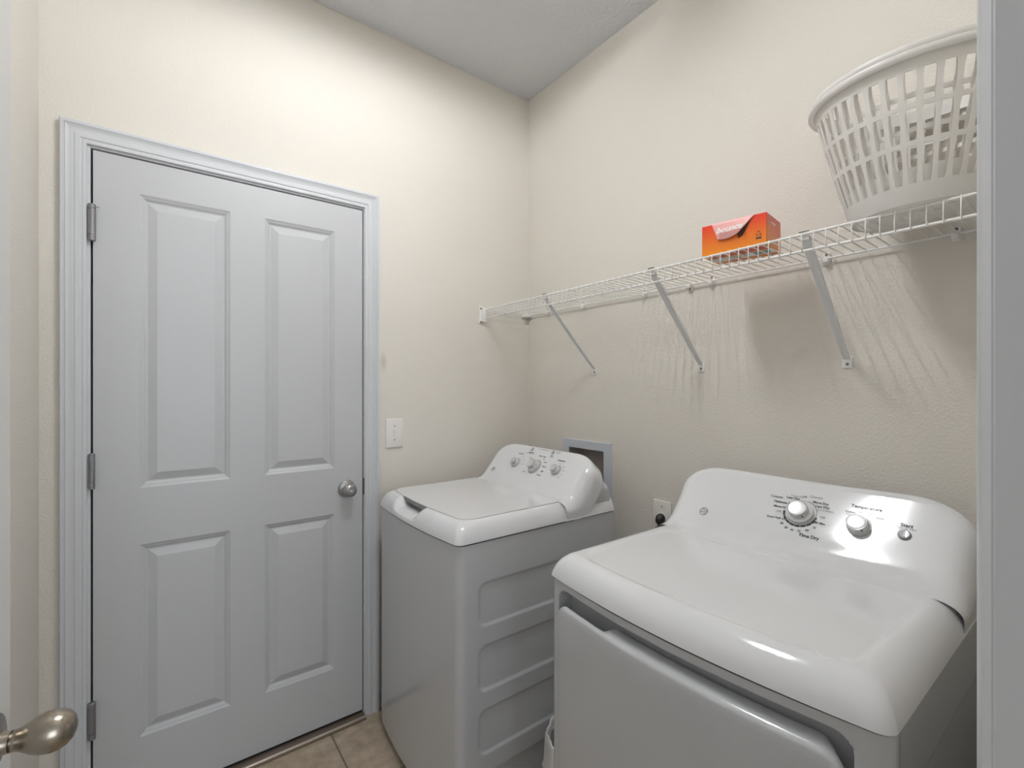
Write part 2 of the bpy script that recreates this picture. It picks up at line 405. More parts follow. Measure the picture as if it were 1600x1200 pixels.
# opened door beside the camera
hx, hy = -1.770, -1.800; ex, ey = -1.662, -1.048
dv = Vector((ex - hx, ey - hy, 0)); L2 = dv.length; dv.normalize(); nv = Vector((dv.y, -dv.x, 0))   # nv faces the camera side
od = empty('door_2', (hx, hy, 0), None, None); struct(od)
od['label'] = 'opened white door folded back against the left wall'
Mo = frame((hx, hy, 0), dv, (0, 0, 1))            # local x along door, y up, z = nv
assert (Mo.to_3x3() @ Vector((0, 0, 1))).dot(nv) > .9
MB().rbox((0, .012, -.035), (L2, 2.04, 0), .001, Mo).build('door_slab', M_odoor, od)
Mk = frame(Mo @ Vector((L2 - .060, .929, 0)), dv, (0, 0, 1))
m = MB(); m.lathe([(.033, 0), (.0335, .003), (.032, .0062), (.026, .0085), (.016, .0105), (.0125, .0125), (.0115, .0165), (.0113, .020)], Mk, 48)
ro = m.build('door_knob_rosette', M_nickel, od, angle=35)
m = MB()
egg = [(.0113, .0205), (.0112, .0235), (.0118, .027), (.0150, .033), (.0190, .040), (.0218, .048), (.0226, .056), (.0215, .063), (.0182, .0695), (.0125, .0745), (.006, .077), (.0005, .0776)]
m.lathe(egg, Mk, 48); m.build('door_knob', M_nickel, od, smooth=True)
m = MB(); m.lathe([(r, -.035 - h) for r, h in [(.033, 0), (.0335, .003), (.026, .0085), (.0125, .0125), (.0115, .020), (.015, .03), (.0226, .045), (.02, .055), (.010, .062), (.001, .064)]], Mk, 32)
m.build('door_knob', M_nickel, od, smooth=True)
for z in (.25, 1.05, 1.83):
    MB().lathe([(.007, z - .045), (.007, z + .045)], Matrix.Translation((hx + .004, hy - .006, 0)), 12).build('hinge', M_nickel, od)

# ------------------------------------------------------------------ ceiling light (two short tubes on a white pan)
LX0, LX1, LYc = -1.19, -.76, -1.01
cl = empty('ceiling_light', ((LX0 + LX1) / 2, LYc, H), 'white flush ceiling light with two short bright tubes', 'ceiling light')
m = MB(); pan = [(-.105, H), (-.105, H - .055), (-.099, H - .058), (-.084, H - .03), (-.03, H - .022), (.03, H - .022), (.084, H - .03), (.099, H - .058), (.105, H - .055), (.105, H)]
rows = [[Vector((x, LYc + y, z)) for y, z in pan] for x in (LX0 - .03, LX1 + .03)]
m.grid(rows); n = len(m.v)
m.add([p for p in rows[0]], [tuple(range(len(pan)))]); m.add([p for p in rows[1]], [tuple(range(len(pan)))])
m.build('light_housing', M_pan, cl, angle=30)
for dy in (-.054, .054):
    MB().tube([(LX0, LYc + dy, H - .052), (LX1, LYc + dy, H - .052)], .009, 14).build('tube', M_tube, cl, smooth=False, angle=40)
    for x in (LX0 - .008, LX1 + .008): MB().box((x - .008, LYc + dy - .016, H - .07), (x + .008, LYc + dy + .016, H - .022)).build('tube_holder', M_pan, cl)

# ------------------------------------------------------------------ washer and dryer shells
ANG = math.radians(50)
NV = Vector((-math.sin(ANG), 0, math.cos(ANG))); TV = Vector((math.cos(ANG), 0, math.sin(ANG)))
SEAM = .870
def resample(pts, d):
    out = [pts[0]]
    for a, b in zip(pts, pts[1:]):
        L = math.hypot(b[0] - a[0], b[1] - a[1]); n = max(1, round(L / d))
        for i in range(1, n + 1): out.append((lerp(a[0], b[0], i / n), lerp(a[1], b[1], i / n)))
    return out
def chaikin(p, k=2):
    for _ in range(k):
        q = [p[0]]
        for a, b in zip(p, p[1:]):
            q += [(a[0] * .75 + b[0] * .25, a[1] * .75 + b[1] * .25), (a[0] * .25 + b[0] * .75, a[1] * .25 + b[1] * .75)]
        q.append(p[-1]); p = q
    return p

def usurf(mb, paths, map3, n):
    """U-shaped panel: paths[k] = half paths (w, v) from the open end round the corner to the closed edge;
    k = 0 is the inner outline, later ones wrap outward and back. map3(y, v, k) -> point"""
    P0_ = paths[0]; m_ = len(P0_)
    inner = [[map3(lerp(w_, -w_, j / n), v_, 0) for j in range(n + 1)] for (w_, v_) in P0_]
    mb.grid(inner)
    rows = []
    for k, p in enumerate(paths):
        r = [map3(w_, v_, k) for (w_, v_) in p]
        wl, vl = p[-1]
        r += [map3(lerp(wl, -wl, j / n), vl, k) for j in range(1, n)]
        r += [map3(-w_, v_, k) for (w_, v_) in reversed(p)]
        rows.append(r)
    mb.grid(rows)
    return mb

def half_path(hw, v0, v1, a, b, ns, nc=10):
    """side from v0 up, elliptic corner (a across, b along), closed edge at v1"""
    out = [(hw, lerp(v0, v1 - b, i / ns)) for i in range(ns + 1)]
    for i in range(1, nc + 1):
        q = PI / 2 * i / nc
        out.append((hw - a + a * math.cos(q), v1 - b + b * math.sin(q)))
    return out

def deck_panel(xf, xr, y0, y1, zd, nose, side, bow, disp):
    yc = (y0 + y1) / 2; hw = (y1 - y0) / 2; K = 14; paths = []; dep = []
    for k in range(K + 1):
        q = math.radians(76) * k / K; o = math.sin(q) / math.sin(math.radians(76))
        r = lerp(.022, .020, o)
        paths.append(half_path(hw - side * (1 - o), -xr, -xf - nose * (1 - o), r, r, int((xr - xf) / .006)))
        dep.append((zd - SEAM - .0005) * (1 - math.cos(q)) / (1 - math.cos(math.radians(76))))
    def map3(y, v, k):
        x = -v; u = y / hw
        x -= bow * max(0, 1 - u * u) * (1 - sstep(-.62, -.42, x))
        return disp(Vector((x, yc + y, zd - dep[k])), k)
    return usurf(MB(), paths, map3, 110)

def console_panel(prof, xtf, P0, y0, y1, zt, twist=None):
    yc = (y0 + y1) / 2; hw = (y1 - y0) / 2
    ro, rb = .042, .055                                   # edge rounding: outward, backward
    # arc length table along fillet and face
    L = [0]
    for a, b in zip(prof, prof[1:]): L.append(L[-1] + math.hypot(b[0] - a[0], b[1] - a[1]))
    def PN(v):
        if v >= L[-2]:
            e = v - L[-1]; return Vector((prof[-1][0] + TV.x * e, 0, prof[-1][1] + TV.z * e)), NV
        for i in range(len(L) - 1):
            if v <= L[i + 1] or i == len(L) - 2:
                t = (v - L[i]) / (L[i + 1] - L[i]); a = prof[i]; b = prof[i + 1]
                ia = prof[max(i - 1, 0)]; ib = prof[min(i + 2, len(prof) - 1)]
                dx, dz = ib[0] - ia[0], ib[1] - ia[1]; l_ = math.hypot(dx, dz)
                if i == 0: dx, dz, l_ = 1, 0, 1
                return Vector((lerp(a[0], b[0], t), 0, lerp(a[1], b[1], t))), Vector((-dz / l_, 0, dx / l_))
    rt = .026                                             # tighter rounding along the top edge
    v_in = L[-1] + (zt - .357 * rt - prof[-1][1]) / TV.z
    K = 12; paths = []; dep = []
    for k in range(K + 1):
        q = PI / 2 * k / K; o = math.sin(q)
        paths.append(half_path(hw - ro * (1 - o), 0, v_in + rt * o, lerp(.078, .118, o), lerp(.062, .086, o), 44, 16))
        dep.append((rb * (1 - math.cos(q)), rt * (1 - math.cos(q))))
    for e in (.01, .02, .03, .04):
        paths.append(paths[K]); dep.append((rb + e, rt + e * 1.3))
    def map3(y, v, k):
        p, n = PN(v)
        t = min(1, max(0, -n.x / .766))
        topk = sstep(v_in - .10, v_in, v)
        d = lerp(dep[k][0], dep[k][1], topk)
        mx_ = lerp(.046, .090, t); d = d * (mx_ / .090)
        p = p - n * d; p.y = yc + y
        if twist: p = p + n * twist(p.y, (p - Vector((P0[0], 0, P0[1]))).dot(TV))
        return p
    return usurf(MB(), paths, map3, 110)

def face_params(P0, twist=None):
    P0 = Vector((P0[0], 0, P0[1]))
    def at(y, s, off=0.0):
        p = P0 + TV * s + NV * (off + (twist(y, s) if twist else 0)); p.y = y
        return frame(p, (0, -1, 0), TV)
    return at

def console_profile(P0, zdeck, zt, tl=.030):
    x0 = P0[0] - (P0[1] - zdeck) / math.tan(ANG)          # face line meets the deck
    st = (x0 - tl, zdeck)
    fe = (x0 + tl * math.cos(ANG), zdeck + tl * math.sin(ANG))
    fil = []
    for i in range(13):
        t = i / 12
        fil.append(((1 - t) ** 2 * st[0] + 2 * t * (1 - t) * x0 + t * t * fe[0], (1 - t) ** 2 * st[1] + 2 * t * (1 - t) * zdeck + t * t * fe[1]))
    ztf = zt - .035
    xtf = P0[0] + (ztf - P0[1]) / math.tan(ANG)
    face = resample([fil[-1], (xtf, ztf)], .005)
    return st, fil + face[1:], xtf

def console_body(P0, y0, y1, zt, xback_low, xback_hi):
    yc = (y0 + y1) / 2; hw = (y1 - y0) / 2; rows = []
    for i in range(24):
        z = lerp(SEAM + .004, zt - .072, i / 23)
        xf = P0[0] + (z - P0[1]) / math.tan(ANG) + .060
        xf = max(xf, P0[0] - .045)
        q = max(0.0, min(1.0, 1 - (zt - .072 - z) / .060)); e = .145 * (1 - math.sqrt(1 - q * q))
        W = hw - .012 - e
        xb = interp(z, [(SEAM, xback_low), (1.01, xback_hi), (1.2, xback_hi - .01)])
        rows.append([Vector((xf, yc + W, z)), Vector((xf, yc - W, z)), Vector((xb, yc - W, z)), Vector((xb, yc + W, z))])
    m = MB(); m.grid(rows, closed=True); m.add(rows[0], [(0, 1, 2, 3)]); m.add(rows[-1], [(0, 1, 2, 3)])
    return m

def outline(x_front, x_back, y0, y1, r, bow, step=.006):
    """plan outline starting at the rear right, along the right side, round the front, to the rear left: (x, y, nx, ny, side)"""
    yc = (y0 + y1) / 2; hw = (y1 - y0) / 2; out = []
    n = int((x_back - x_front - r) / step)
    for i in range(n): out.append((lerp(x_back, x_front + r, i / n), y0, 0, -1, 'right'))
    for i in range(9):
        q = PI / 2 * i / 8
        out.append((x_front + r - r * math.sin(q), y0 + r - r * math.cos(q), -math.sin(q), -math.cos(q), 'corner'))
    n = int((2 * hw - 2 * r) / step)
    for i in range(1, n):
        y = lerp(y0 + r, y1 - r, i / n); u = (y - yc) / (hw - r)
        out.append((x_front - bow * (1 - u * u), y, -1, 0, 'front'))
    for i in range(9):
        q = PI / 2 * (1 - i / 8)
        out.append((x_front + r - r * math.sin(q), y1 - r + r * math.cos(q), -math.sin(q), math.cos(q), 'corner'))
    for i in range(1, 9): out.append((lerp(x_front + r, x_back, i / 8), y1, 0, 1, 'left'))
    return out

def cabinet_mesh(ol, zs, depth):
    rows = []
    for z in zs:
        rows.append([Vector((x - nx * depth(x, y, z, sd), y - ny * depth(x, y, z, sd), z)) for x, y, nx, ny, sd in ol])
    m = MB(); m.grid(rows, closed=True); m.add(rows[0], [tuple(range(len(ol)))]); m.add(rows[-1], [tuple(range(len(ol)))])
    return m

def knob_on(owner, M, r_base, r_top, h, label=None, mark=True):
    m = MB()
    m.lathe([(r_base * 1.10, 0), (r_base * 1.10, .0015), (r_base * 1.0, .002), (r_base * .985, h * .45), (r_top * 1.10, h * .52), (r_top * 1.07, h * .93), (r_top * .99, h)], M, 48)
    k = m.build('control_knob', M_knob, owner, angle=30)
    m = MB(); m.lathe([(r_top * .99, h - .0002), (r_top * .96, h + .0012), (r_top * .80, h + .0005), (r_top * .5, h + .0002), (.0003, h)], M, 48)
    m.build('knob_cap', M_chrome, k, angle=35)
    m = MB(); m.arc(M, r_base * 1.10, r_base * 1.17, 0, 2 * PI, .0008, 48); m.build('knob_ring', M_btn, k)
    m = MB(); m.arc(M @ Matrix.Translation((0, 0, h - .0016)), r_top * .96, r_top * 1.075, 0, 2 * PI, .0014, 48); m.build('knob_ring', M_btn, k)
    if mark:
        m = MB(); m.rbox((r_top * 1.08, -.0012, h * .55), (r_top * 1.13, .0012, h * .9), .0002, M @ Matrix.Rotation(-.9, 4, 'Z')); m.build('pointer_mark', M_text, k)
    return k

def ge_logo(owner, M, r):
    m = MB()
    m.arc(M, r * .86, r, 0, 2 * PI, .0005, 40)
    for q in range(4):
        Mq = M @ Matrix.Rotation(PI / 2 * q + .5, 4, 'Z') @ Matrix.Translation((r * .62, 0, 0))
        m.arc(Mq, r * .14, r * .24, -2.4, 1.4, .0005, 10)
    text_into(m, 'GE', M @ Matrix.Translation((0, 0, .0004)), r * 1.15, bold=.01, shear=.35)
    return m.build('logo_badge', M_btn, owner)

# ---------------- washing machine
WY0, WY1 = -.708, -.094
wa = empty('washing_machine', (-.50, -.40, 0), 'white top-loading washing machine in the corner beside the panelled door', 'washing machine')
P0w = (-.31, 1.0); ZTW = 1.0745; DKW = .928
st, cprof, xtf = console_profile(P0w, DKW, ZTW)
LID = (-.783, st[0] - .002, -.667, -.128)      # x0,x1,y0,y1
def wdisp(p, cons):
    if cons: return p
    # hand scoop in the front lip
    cy, hy_ = -.352, .108
    k = sstep(hy_, hy_ - .045, abs(p.y - cy)) if abs(p.y - cy) < hy_ else 0
    if k > 0 and p.x < -.772 and p.z > .880:
        f = sstep(-.850, -.805, p.x)
        tgt = lerp(.884, .898, f)
        p = p.copy(); p.z = lerp(p.z, min(p.z, tgt), k * sstep(.878, .895, p.z))
    return p
def wdisp3(p, k):
    if p.x > st[0] - .004: p = p.copy(); p.z -= .0015
    return wdisp(p, False)
deck_panel(-.8290, -.158, WY0, WY1, DKW, .050, .044, .020, wdisp3).build('top_panel', M_appl, wa, angle=50, weld=True)
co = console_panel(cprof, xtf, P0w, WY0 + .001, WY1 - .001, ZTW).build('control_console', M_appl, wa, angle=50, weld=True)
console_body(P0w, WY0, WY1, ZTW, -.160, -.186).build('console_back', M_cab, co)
# lid
def slab(x0, x1, y0, y1, r, z0, z1, bow, bev=.0025, nseg=10):
    yc = (y0 + y1) / 2; hw = (y1 - y0) / 2
    def ring(ins, z):
        pts = []
        for (cx, cy, a0) in ((x0 + r, y0 + r, PI), (x1 - .006, y0 + .006, 1.5 * PI), (x1 - .006, y1 - .006, 0), (x0 + r, y1 - r, PI / 2)):
            rr = (r if cx < (x0 + x1) / 2 else .006) - ins
            for i in range(nseg + 1):
                q = a0 + PI / 2 * i / nseg; pts.append([cx + rr * math.cos(q), cy + rr * math.sin(q)])
        # front edge gets points and a bow
        out = []
        for i, p in enumerate(pts): out.append(p)
        a = pts[-1]; b = pts[0]
        for i in range(1, 20): out.append([lerp(a[0], b[0], i / 20), lerp(a[1], b[1], i / 20)])
        res = []
        for x, y in out:
            u = (y - yc) / hw; f = 1 - sstep(-.62, -.42, x)
            res.append(Vector((x - bow * (1 - u * u) * f, y, z)))
        return res
    m = MB()
    rows = [ring(0, z0), ring(0, z1 - bev), ring(bev * .3, z1 - bev * .3), ring(bev, z1)]
    m.grid(rows, closed=True); n = len(rows[0])
    m.add(rows[-1], [tuple(range(n))]); m.add(rows[0], [tuple(range(n))])
    return m
slab(LID[0] - .0018, LID[1] + .001, LID[2] - .0018, LID[3] + .0018, .042, DKW - .012, DKW + .0004, .018, bev=.0002).build('lid_gap_shade', M_lid_shade, wa)  # dark rim painted in for the shaded gap round the lid
slab(LID[0], LID[1], LID[2], LID[3], .040, DKW - .012, DKW + .0022, .018, bev=.0014).build('lid', M_appl, wa, angle=40)
# cabinet
ol = outline(-.828, -.160, WY0 + .003, WY1 - .003, .028, .018)
EMB = [(-.757, -.18, .610, .744), (-.757, -.18, .414, .554), (-.757, -.18, .224, .361), (-.757, -.18, .035, .166)]
def wdepth(x, y, z, sd):
    if sd != 'right': return 0
    d = 0
    for x0, x1, z0, z1 in EMB: d = max(d, .0045 * sstep(0.0, -.007, rr_dist(x, z, x0, x1, z0, z1, .028)))
    return d
zz = [.032 + i * (.8655 - .032) / 190 for i in range(191)]
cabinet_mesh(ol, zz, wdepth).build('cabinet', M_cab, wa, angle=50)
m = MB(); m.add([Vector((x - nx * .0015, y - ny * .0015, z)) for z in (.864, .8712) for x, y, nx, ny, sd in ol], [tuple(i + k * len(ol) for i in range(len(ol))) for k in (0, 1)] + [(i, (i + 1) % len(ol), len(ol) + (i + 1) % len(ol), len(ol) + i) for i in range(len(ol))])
m.build('top_seam_shade', M_gap, wa)  # dark strip standing for the shade under the washer top
for x in (-.79, -.20):
    for y in (WY0 + .06, WY1 - .06): MB().lathe([(.02, 0), (.022, .01), (.012, .012), (.012, .034)], Matrix.Translation((x, y, 0)), 16).build('foot', M_black, wa)
atw = face_params(P0w)
ge_logo(wa, atw(-.172, -.043, .0006), .0105)
knob_on(wa, atw(-.2935, .0095), .0185, .0135, .022)
knob_on(wa, atw(-.4165, .0105), .0270, .0185, .028)
knob_on(wa, atw(-.5435, .0140), .0185, .0140, .022)
for y, s in ((-.3445, .0865), (-.474, .0880)):
    bt = MB().lathe([(.0085, 0), (.0085, .0018), (.0075, .0026), (.0005, .0024)], atw(y, s), 24).build('push_button', M_btn, wa, angle=35)
    MB().arc(atw(y, s, .0027), .003, .0045, .4, 5.6, .0003, 16).build('button_symbol', M_appl, bt)
mt = M_text; mg = M_textg
def drape(q, at, y, s):
    """lets a flat print follow the added twist of the dryer console face"""
    if at is atd:
        o = at(y, s).translation; P = Vector((P0d[0], 0, P0d[1]))
        t0 = dtwist(o.y, (o - P).dot(TV))
        for v in q.v: v += NV * (dtwist(v.y, (v - P).dot(TV)) - t0)
    return q
def atd(y, s, off=0.0): return None
def T(mb, at, s_, y, s, size, **k):
    k['bold'] = k.get('bold', 0) + .012; q = MB(); text_into(q, s_, at(y, s, .0007), size * 1.08, **k); drape(q, at, y, s).build('printed_label', mb, co)
T(mt, atw, 'Load Size', -.2915, .056, .0075, bold=.02)
T(mt, atw, 'Deep Fill', -.349, .0705, .0075, bold=.02); T(mg, atw, 'Adds Water at Start', -.349, .0645, .0062)
T(mt, atw, 'Water  Level', -.428, .0615, .0075, bold=.02)
T(mt, atw, 'Start', -.478, .0715, .0070, bold=.02); T(mg, atw, 'Hold 3 sec', -.480, .0655, .0062)
T(mt, atw, 'Temperature', -.544, .058, .0078, bold=.02)
T(mg, atw, 'Stain Soak', -.505, .093, .006); T(mg, atw, '2nd Rinse', -.507, .086, .006)
for i, s_ in enumerate(['Fill', 'Soak', 'Wash', 'Rinse', 'Spin']):
    T(mt, atw, s_, -.382 - i * .0165, .0925, .0056); T(mg, atw, '-', -.382 - i * .0165, .0865, .009)
T(mt, atw, 'Off', -.446, .050, .0062)
for i, (s_, yy, ss) in enumerate([('Heavy', -.464, .038), ('Medium', -.472, .018), ('Light', -.474, -.003), ('Normal', -.468, -.022)]): T(mt, atw, s_, yy, ss, .0066, bold=.01)
T(mt, atw, 'Rinse', -.372, -.021, .0066); T(mt, atw, 'Casual', -.366, .045, .0062)
for s_, yy, ss in (('Small', -.315, .044), ('Large', -.332, .028), ('Auto', -.338, .010), ('Cold', -.545, .043), ('Cool', -.572, .034), ('Warm', -.583, .018), ('Hot', -.582, .000), ('Max', -.575, -.012)): T(mg, atw, s_, yy, ss, .0058)
for y_, s_, r0, r1, a0, a1 in ((-.4165, .0105, .0305, .0330, -1.9, 1.35), (-.5435, .014, .0215, .0232, -1.4, 1.3), (-.2935, .0095, .0215, .0232, -.5, 1.5)):
    MB().arc(atw(y_, s_, .0005), r0, r1, a0, a1, .0004, 36).build('printed_scale', M_btn, co)

# ---------------- dryer
DY0, DY1 = -1.690, -1.006
dr = empty('clothes_dryer', (-.42, -1.35, 0), 'large white front-loading clothes dryer with a wide dial, nearest the camera', 'dryer')
P0d = (-.22, 1.0); ZTD = 1.0835; DKD = .9245
st, cprofd, xtfd = console_profile(P0d, DKD, ZTD, tl=.040)
def ddisp(p, k):
    if p.z < .915: return p
    u = (p.y - (DY0 + DY1) / 2) / ((DY1 - DY0) / 2)
    d = rr_dist(p.x + .032 * (1 - u * u) * (1 - sstep(-.62, -.42, p.x)), p.y, -.690, -.345, -1.636, -1.072, .045)
    p = p.copy(); p.z -= .0028 * sstep(.004, -.008, d)
    return p
deck_panel(-.7445, -.078, DY0, DY1, DKD, .058, .050, .032, ddisp).build('top_panel', M_appl, dr, angle=50, weld=True)
def dtwist(y, s):  # twist added to the face to slant the ceiling light's reflection
    e = y + 1.500
    return -.50 * (s - .035) * e * math.exp(-(e / .16) ** 2) * sstep(-.088, -.015, s)
co = console_panel(cprofd, xtfd, P0d, DY0 + .001, DY1 - .001, ZTD, dtwist).build('control_console', M_appl, dr, angle=50, weld=True)
console_body(P0d, DY0, DY1, ZTD, -.070, -.092).build('console_back', M_cab, co)
ol = outline(-.744, -.075, DY0 + .003, DY1 - .003, .026, .030, step=.005)
yc = (DY0 + DY1) / 2
def ddepth(x, y, z, sd):
    d = 0
    if sd == 'front': d = .036 * sstep(.0015, -.010, rr_dist(y, z, -1.646, -1.046, .12, .8495, .030))
    if sd in ('right',):
        d += .0016 * sstep(.7495, .7475, z)
        if x > -.7055: d += .0008
    return d
zz = [.032 + i * (.74 - .032) / 60 for i in range(60)] + [.74 + i * (.866 - .74) / 63 for i in range(64)]
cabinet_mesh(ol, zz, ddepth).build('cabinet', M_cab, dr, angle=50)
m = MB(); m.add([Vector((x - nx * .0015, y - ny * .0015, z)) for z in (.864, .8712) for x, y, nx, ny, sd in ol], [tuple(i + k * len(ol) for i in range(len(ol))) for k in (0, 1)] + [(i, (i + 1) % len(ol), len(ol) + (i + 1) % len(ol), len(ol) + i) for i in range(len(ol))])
m.build('top_seam_shade', M_gap, dr)  # dark strip standing for the shade under the dryer top
for x in (-.70, -.15):
    for y in (DY0 + .06, DY1 - .06): MB().lathe([(.02, 0), (.022, .01), (.012, .012), (.012, .034)], Matrix.Translation((x, y, 0)), 16).build('foot', M_black, dr)
# door: bowed panel whose top edge rolls back into a grip
DDy0, DDy1 = -1.639, -1.054; ztop = .8185
def dxf(y):
    u = (y - yc) / ((DY1 - DY0) / 2 - .028); return -.7445 - .030 * (1 - u * u) - .012
ny = 110; rows = []
prof = [(0, .13, 'b'), (0, .50, 'b'), (0, .80, 'b')]
def door_section(y):
    e0 = min(y - DDy0, DDy1 - y)                         # distance to the side edge
    drop = 0
    R = .030
    if e0 < R: drop = R - math.sqrt(max(0, R * R - (R - e0) ** 2))
    zt_ = ztop - drop
    k = sstep(-1.210, -1.220, y) * (1 - sstep(-1.600, -1.636, y))   # rolled grip
    xf = dxf(y)
    side = .010 if e0 > .0015 else .0
    pts = [(xf + .030, .135), (xf + .006, .135), (xf, .141)] + [(xf, lerp(.141, zt_ - .022, i / 10)) for i in range(1, 11)]
    lipx = lerp(.013, .042, k); lipz = lerp(0.0, .0050, k)
    pts += [(xf + .0004, zt_ - .008), (xf + .0016, zt_ - .004), (xf + .0045, zt_ - .0012), (xf + .0085, zt_ + lipz * .3), (xf + lerp(.0105, .024, k), zt_ + lipz), (xf + lerp(.0122, .037, k), zt_ + lipz - lerp(.001, .002, k)), (xf + lipx, zt_ - lerp(.004, .010, k)), (xf + lipx, zt_ - .016), (xf + lipx, zt_ - .03)]
    return [Vector((x, y, z)) for x, z in pts]
ylist = [DDy1, DDy1 - .0008, DDy1 - .003] + [DDy1 - .006 - i * .0055 for i in range(int((DDy1 - DDy0 - .012) / .0055) + 1)] + [DDy0 + .003, DDy0 + .0008, DDy0]
rows = [door_section(y) for y in ylist]
for idx, ins in ((0, .006), (1, .003), (2, .0008), (-1, .006), (-2, .003), (-3, .0008)):
    for p in rows[idx]: p.x = max(p.x, dxf(p.y) + ins)
m = MB(); m.grid(rows); m.add(rows[0], [tuple(range(len(rows[0])))]); m.add(rows[-1], [tuple(range(len(rows[0])))])
m.build('dryer_door', M_cab, dr, angle=50)

atd_ = face_params(P0d, dtwist)
def atd(y, s, off=0.0): return atd_(1.0129 * y + .0242, 1.0129 * s - .0056, off)
ge_logo(dr, atd(-1.133, -.0345, .0006), .0125)
DC = (-1.374, .0195)
knob_on(dr, atd(*DC), .0315, .0205, .026)
TC = (-1.4975, .0145)
knob_on(dr, atd(*TC), .0215, .0190, .024)
SB = (-1.5800, .0170)
sbm = MB().lathe([(.0125, 0), (.0125, .0012), (.0108, .0014), (.0105, .005), (.009, .0062), (.0003, .0058)], atd(*SB), 32).build('start_button', M_btn, dr, angle=35)
MB().rbox((-.001, -.0065, .0058), (.001, .0065, .0072), .0005, atd(*SB)).build('button_symbol', M_white, sbm)
mt = M_text; mg = M_textg
T(mt, atd, 'Cottons', -1.308, .0535, .0085, bold=.006, align='CENTER')
T(mt, atd, 'Optimum Dry', -1.3045, .0400, .0080, bold=.02, align='LEFT')
T(mt, atd, 'More Dry', -1.3085, .0260, .0080, bold=.02, align='LEFT')
T(mg, atd, 'Off', -1.3245, .0125, .0075, align='CENTER')
T(mt, atd, 'Quick Fluff 10', -1.3000, -.0070, .0072, bold=.006, align='LEFT')
T(mt, atd, 'Less Dry', -1.3315, .0575, .0080, bold=.02, align='LEFT')
T(mg, atd, 'Damp Dry', -1.3395, .0650, .0068, align='LEFT')
T(mt, atd, 'Off', -1.3715, .0670, .0070, align='CENTER')
T(mg, atd, 'Casuals', -1.3975, .0715, .0090, bold=.004, align='CENTER')
T(mt, atd, 'More Dry', -1.3930, .0570, .0080, bold=.02, align='LEFT')
T(mt, atd, 'Less Dry', -1.4010, .0470, .0080, bold=.02, align='LEFT')
T(mg, atd, 'Cool Down', -1.4080, .0385, .0068, align='LEFT')
T(mg, atd, 'Off', -1.4230, .0190, .0078, align='CENTER')
T(mt, atd, '80 Min', -1.4210, .0020, .0080, bold=.01, align='CENTER')
for s_, yy, ss in (('70', -1.4125, -.0125), ('60', -1.3995, -.0235), ('50', -1.3830, -.0295), ('40', -1.3675, -.0310), ('30', -1.3530, -.0285), ('20', -1.3405, -.0190)): T(mt, atd, s_, yy, ss, .0072, bold=.006)
T(mt, atd, 'Time Dry', -1.4070, -.0385, .0105, bold=.025)
T(mt, atd, 'Temperature', -1.4730, .0655, .0105, bold=.012, align='LEFT')
T(mt, atd, 'Cottons', -1.4760, .0480, .0066, bold=.004, align='CENTER'); T(mg, atd, 'Normal', -1.4780, .0415, .0062, align='CENTER')
T(mg, atd, 'Easy Care', -1.5040, .0520, .0062, align='CENTER'); T(mg, atd, 'Medium', -1.5250, .0450, .0062, align='LEFT'); T(mg, atd, 'Delicates', -1.5270, .0310, .0062, align='LEFT'); T(mg, atd, 'Low', -1.5270, .0250, .0062, align='LEFT')
T(mt, atd, 'Start', -1.5805, .0395, .0105, bold=.015); T(mg, atd, 'Push to Start', -1.5810, .0325, .0060, bold=.004)
# printed scale ring: black arc below with white ticks, grey arcs above
Mr = atd(*DC, .0005)
m = MB()
tk = [PI + .08 + i * (PI - .30 - .08) / 8 for i in range(9)]
for a, b in zip([PI + .02] + tk[1:], tk[1:] + [2 * PI - .12]): m.arc(Mr, .0350, .0400, a + .015, b - .022, .0004, 6)
drape(m, atd, *DC).build('printed_scale', M_text, co)
m = MB(); m.arc(Mr, .0360, .0385, .30, 1.35, .0004, 20); m.arc(Mr, .0360, .0385, 1.50, 2.35, .0004, 16); m.arc(Mr, .0360, .0385, 2.42, 2.95, .0004, 10)
drape(m, atd, *DC).build('printed_scale', M_textg, co)
drape(MB().arc(atd(*TC, .0005), .0255, .0268, .5, 2.3, .0004, 20), atd, *TC).build('printed_scale', M_textg, co)

# ------------------------------------------------------------------ trash can between the machines
tcx, tcy = -.480, -.868
tc_ = empty('trash_can', (tcx, tcy, 0), 'small trash can with a white plastic liner in the gap between washer and dryer', 'trash can')
m = MB(); m.lathe([(.085, 0), (.088, .004), (.105, .240), (.108, .250), (.104, .250), (.084, .006), (.001, .006)], Matrix.Translation((tcx, tcy, 0)), 40, cap=False)
m.build('can_body', M_can, tc_, angle=40)
rows = []
for r0, z in ((.096, .14), (.102, .205), (.106, .252), (.109, .269), (.1125, .275), (.1155, .269), (.1175, .247), (.1185, .212), (.1195, .192), (.125, .177), (.122, .169)):
    row = []
    for j in range(96):
        q = 2 * PI * j / 96
        wv = (math.sin(q * 11) * .5 + math.sin(q * 23 + 1.3) * .35 + math.sin(q * 37 + .4) * .2)
        k = .0035 if z > .235 else .005
        r = r0 + wv * k * (0.3 if r0 < .106 else 1)
        row.append(Vector((tcx + r * math.cos(q), tcy + r * math.sin(q), z + (.008 * math.sin(q * 7 + .8) if z < .215 else .004 * math.sin(q * 5)))))
    rows.append(row)
m = MB(); m.grid(rows, closed=True); m.build('liner_bag', M_bag, tc_, smooth=True)

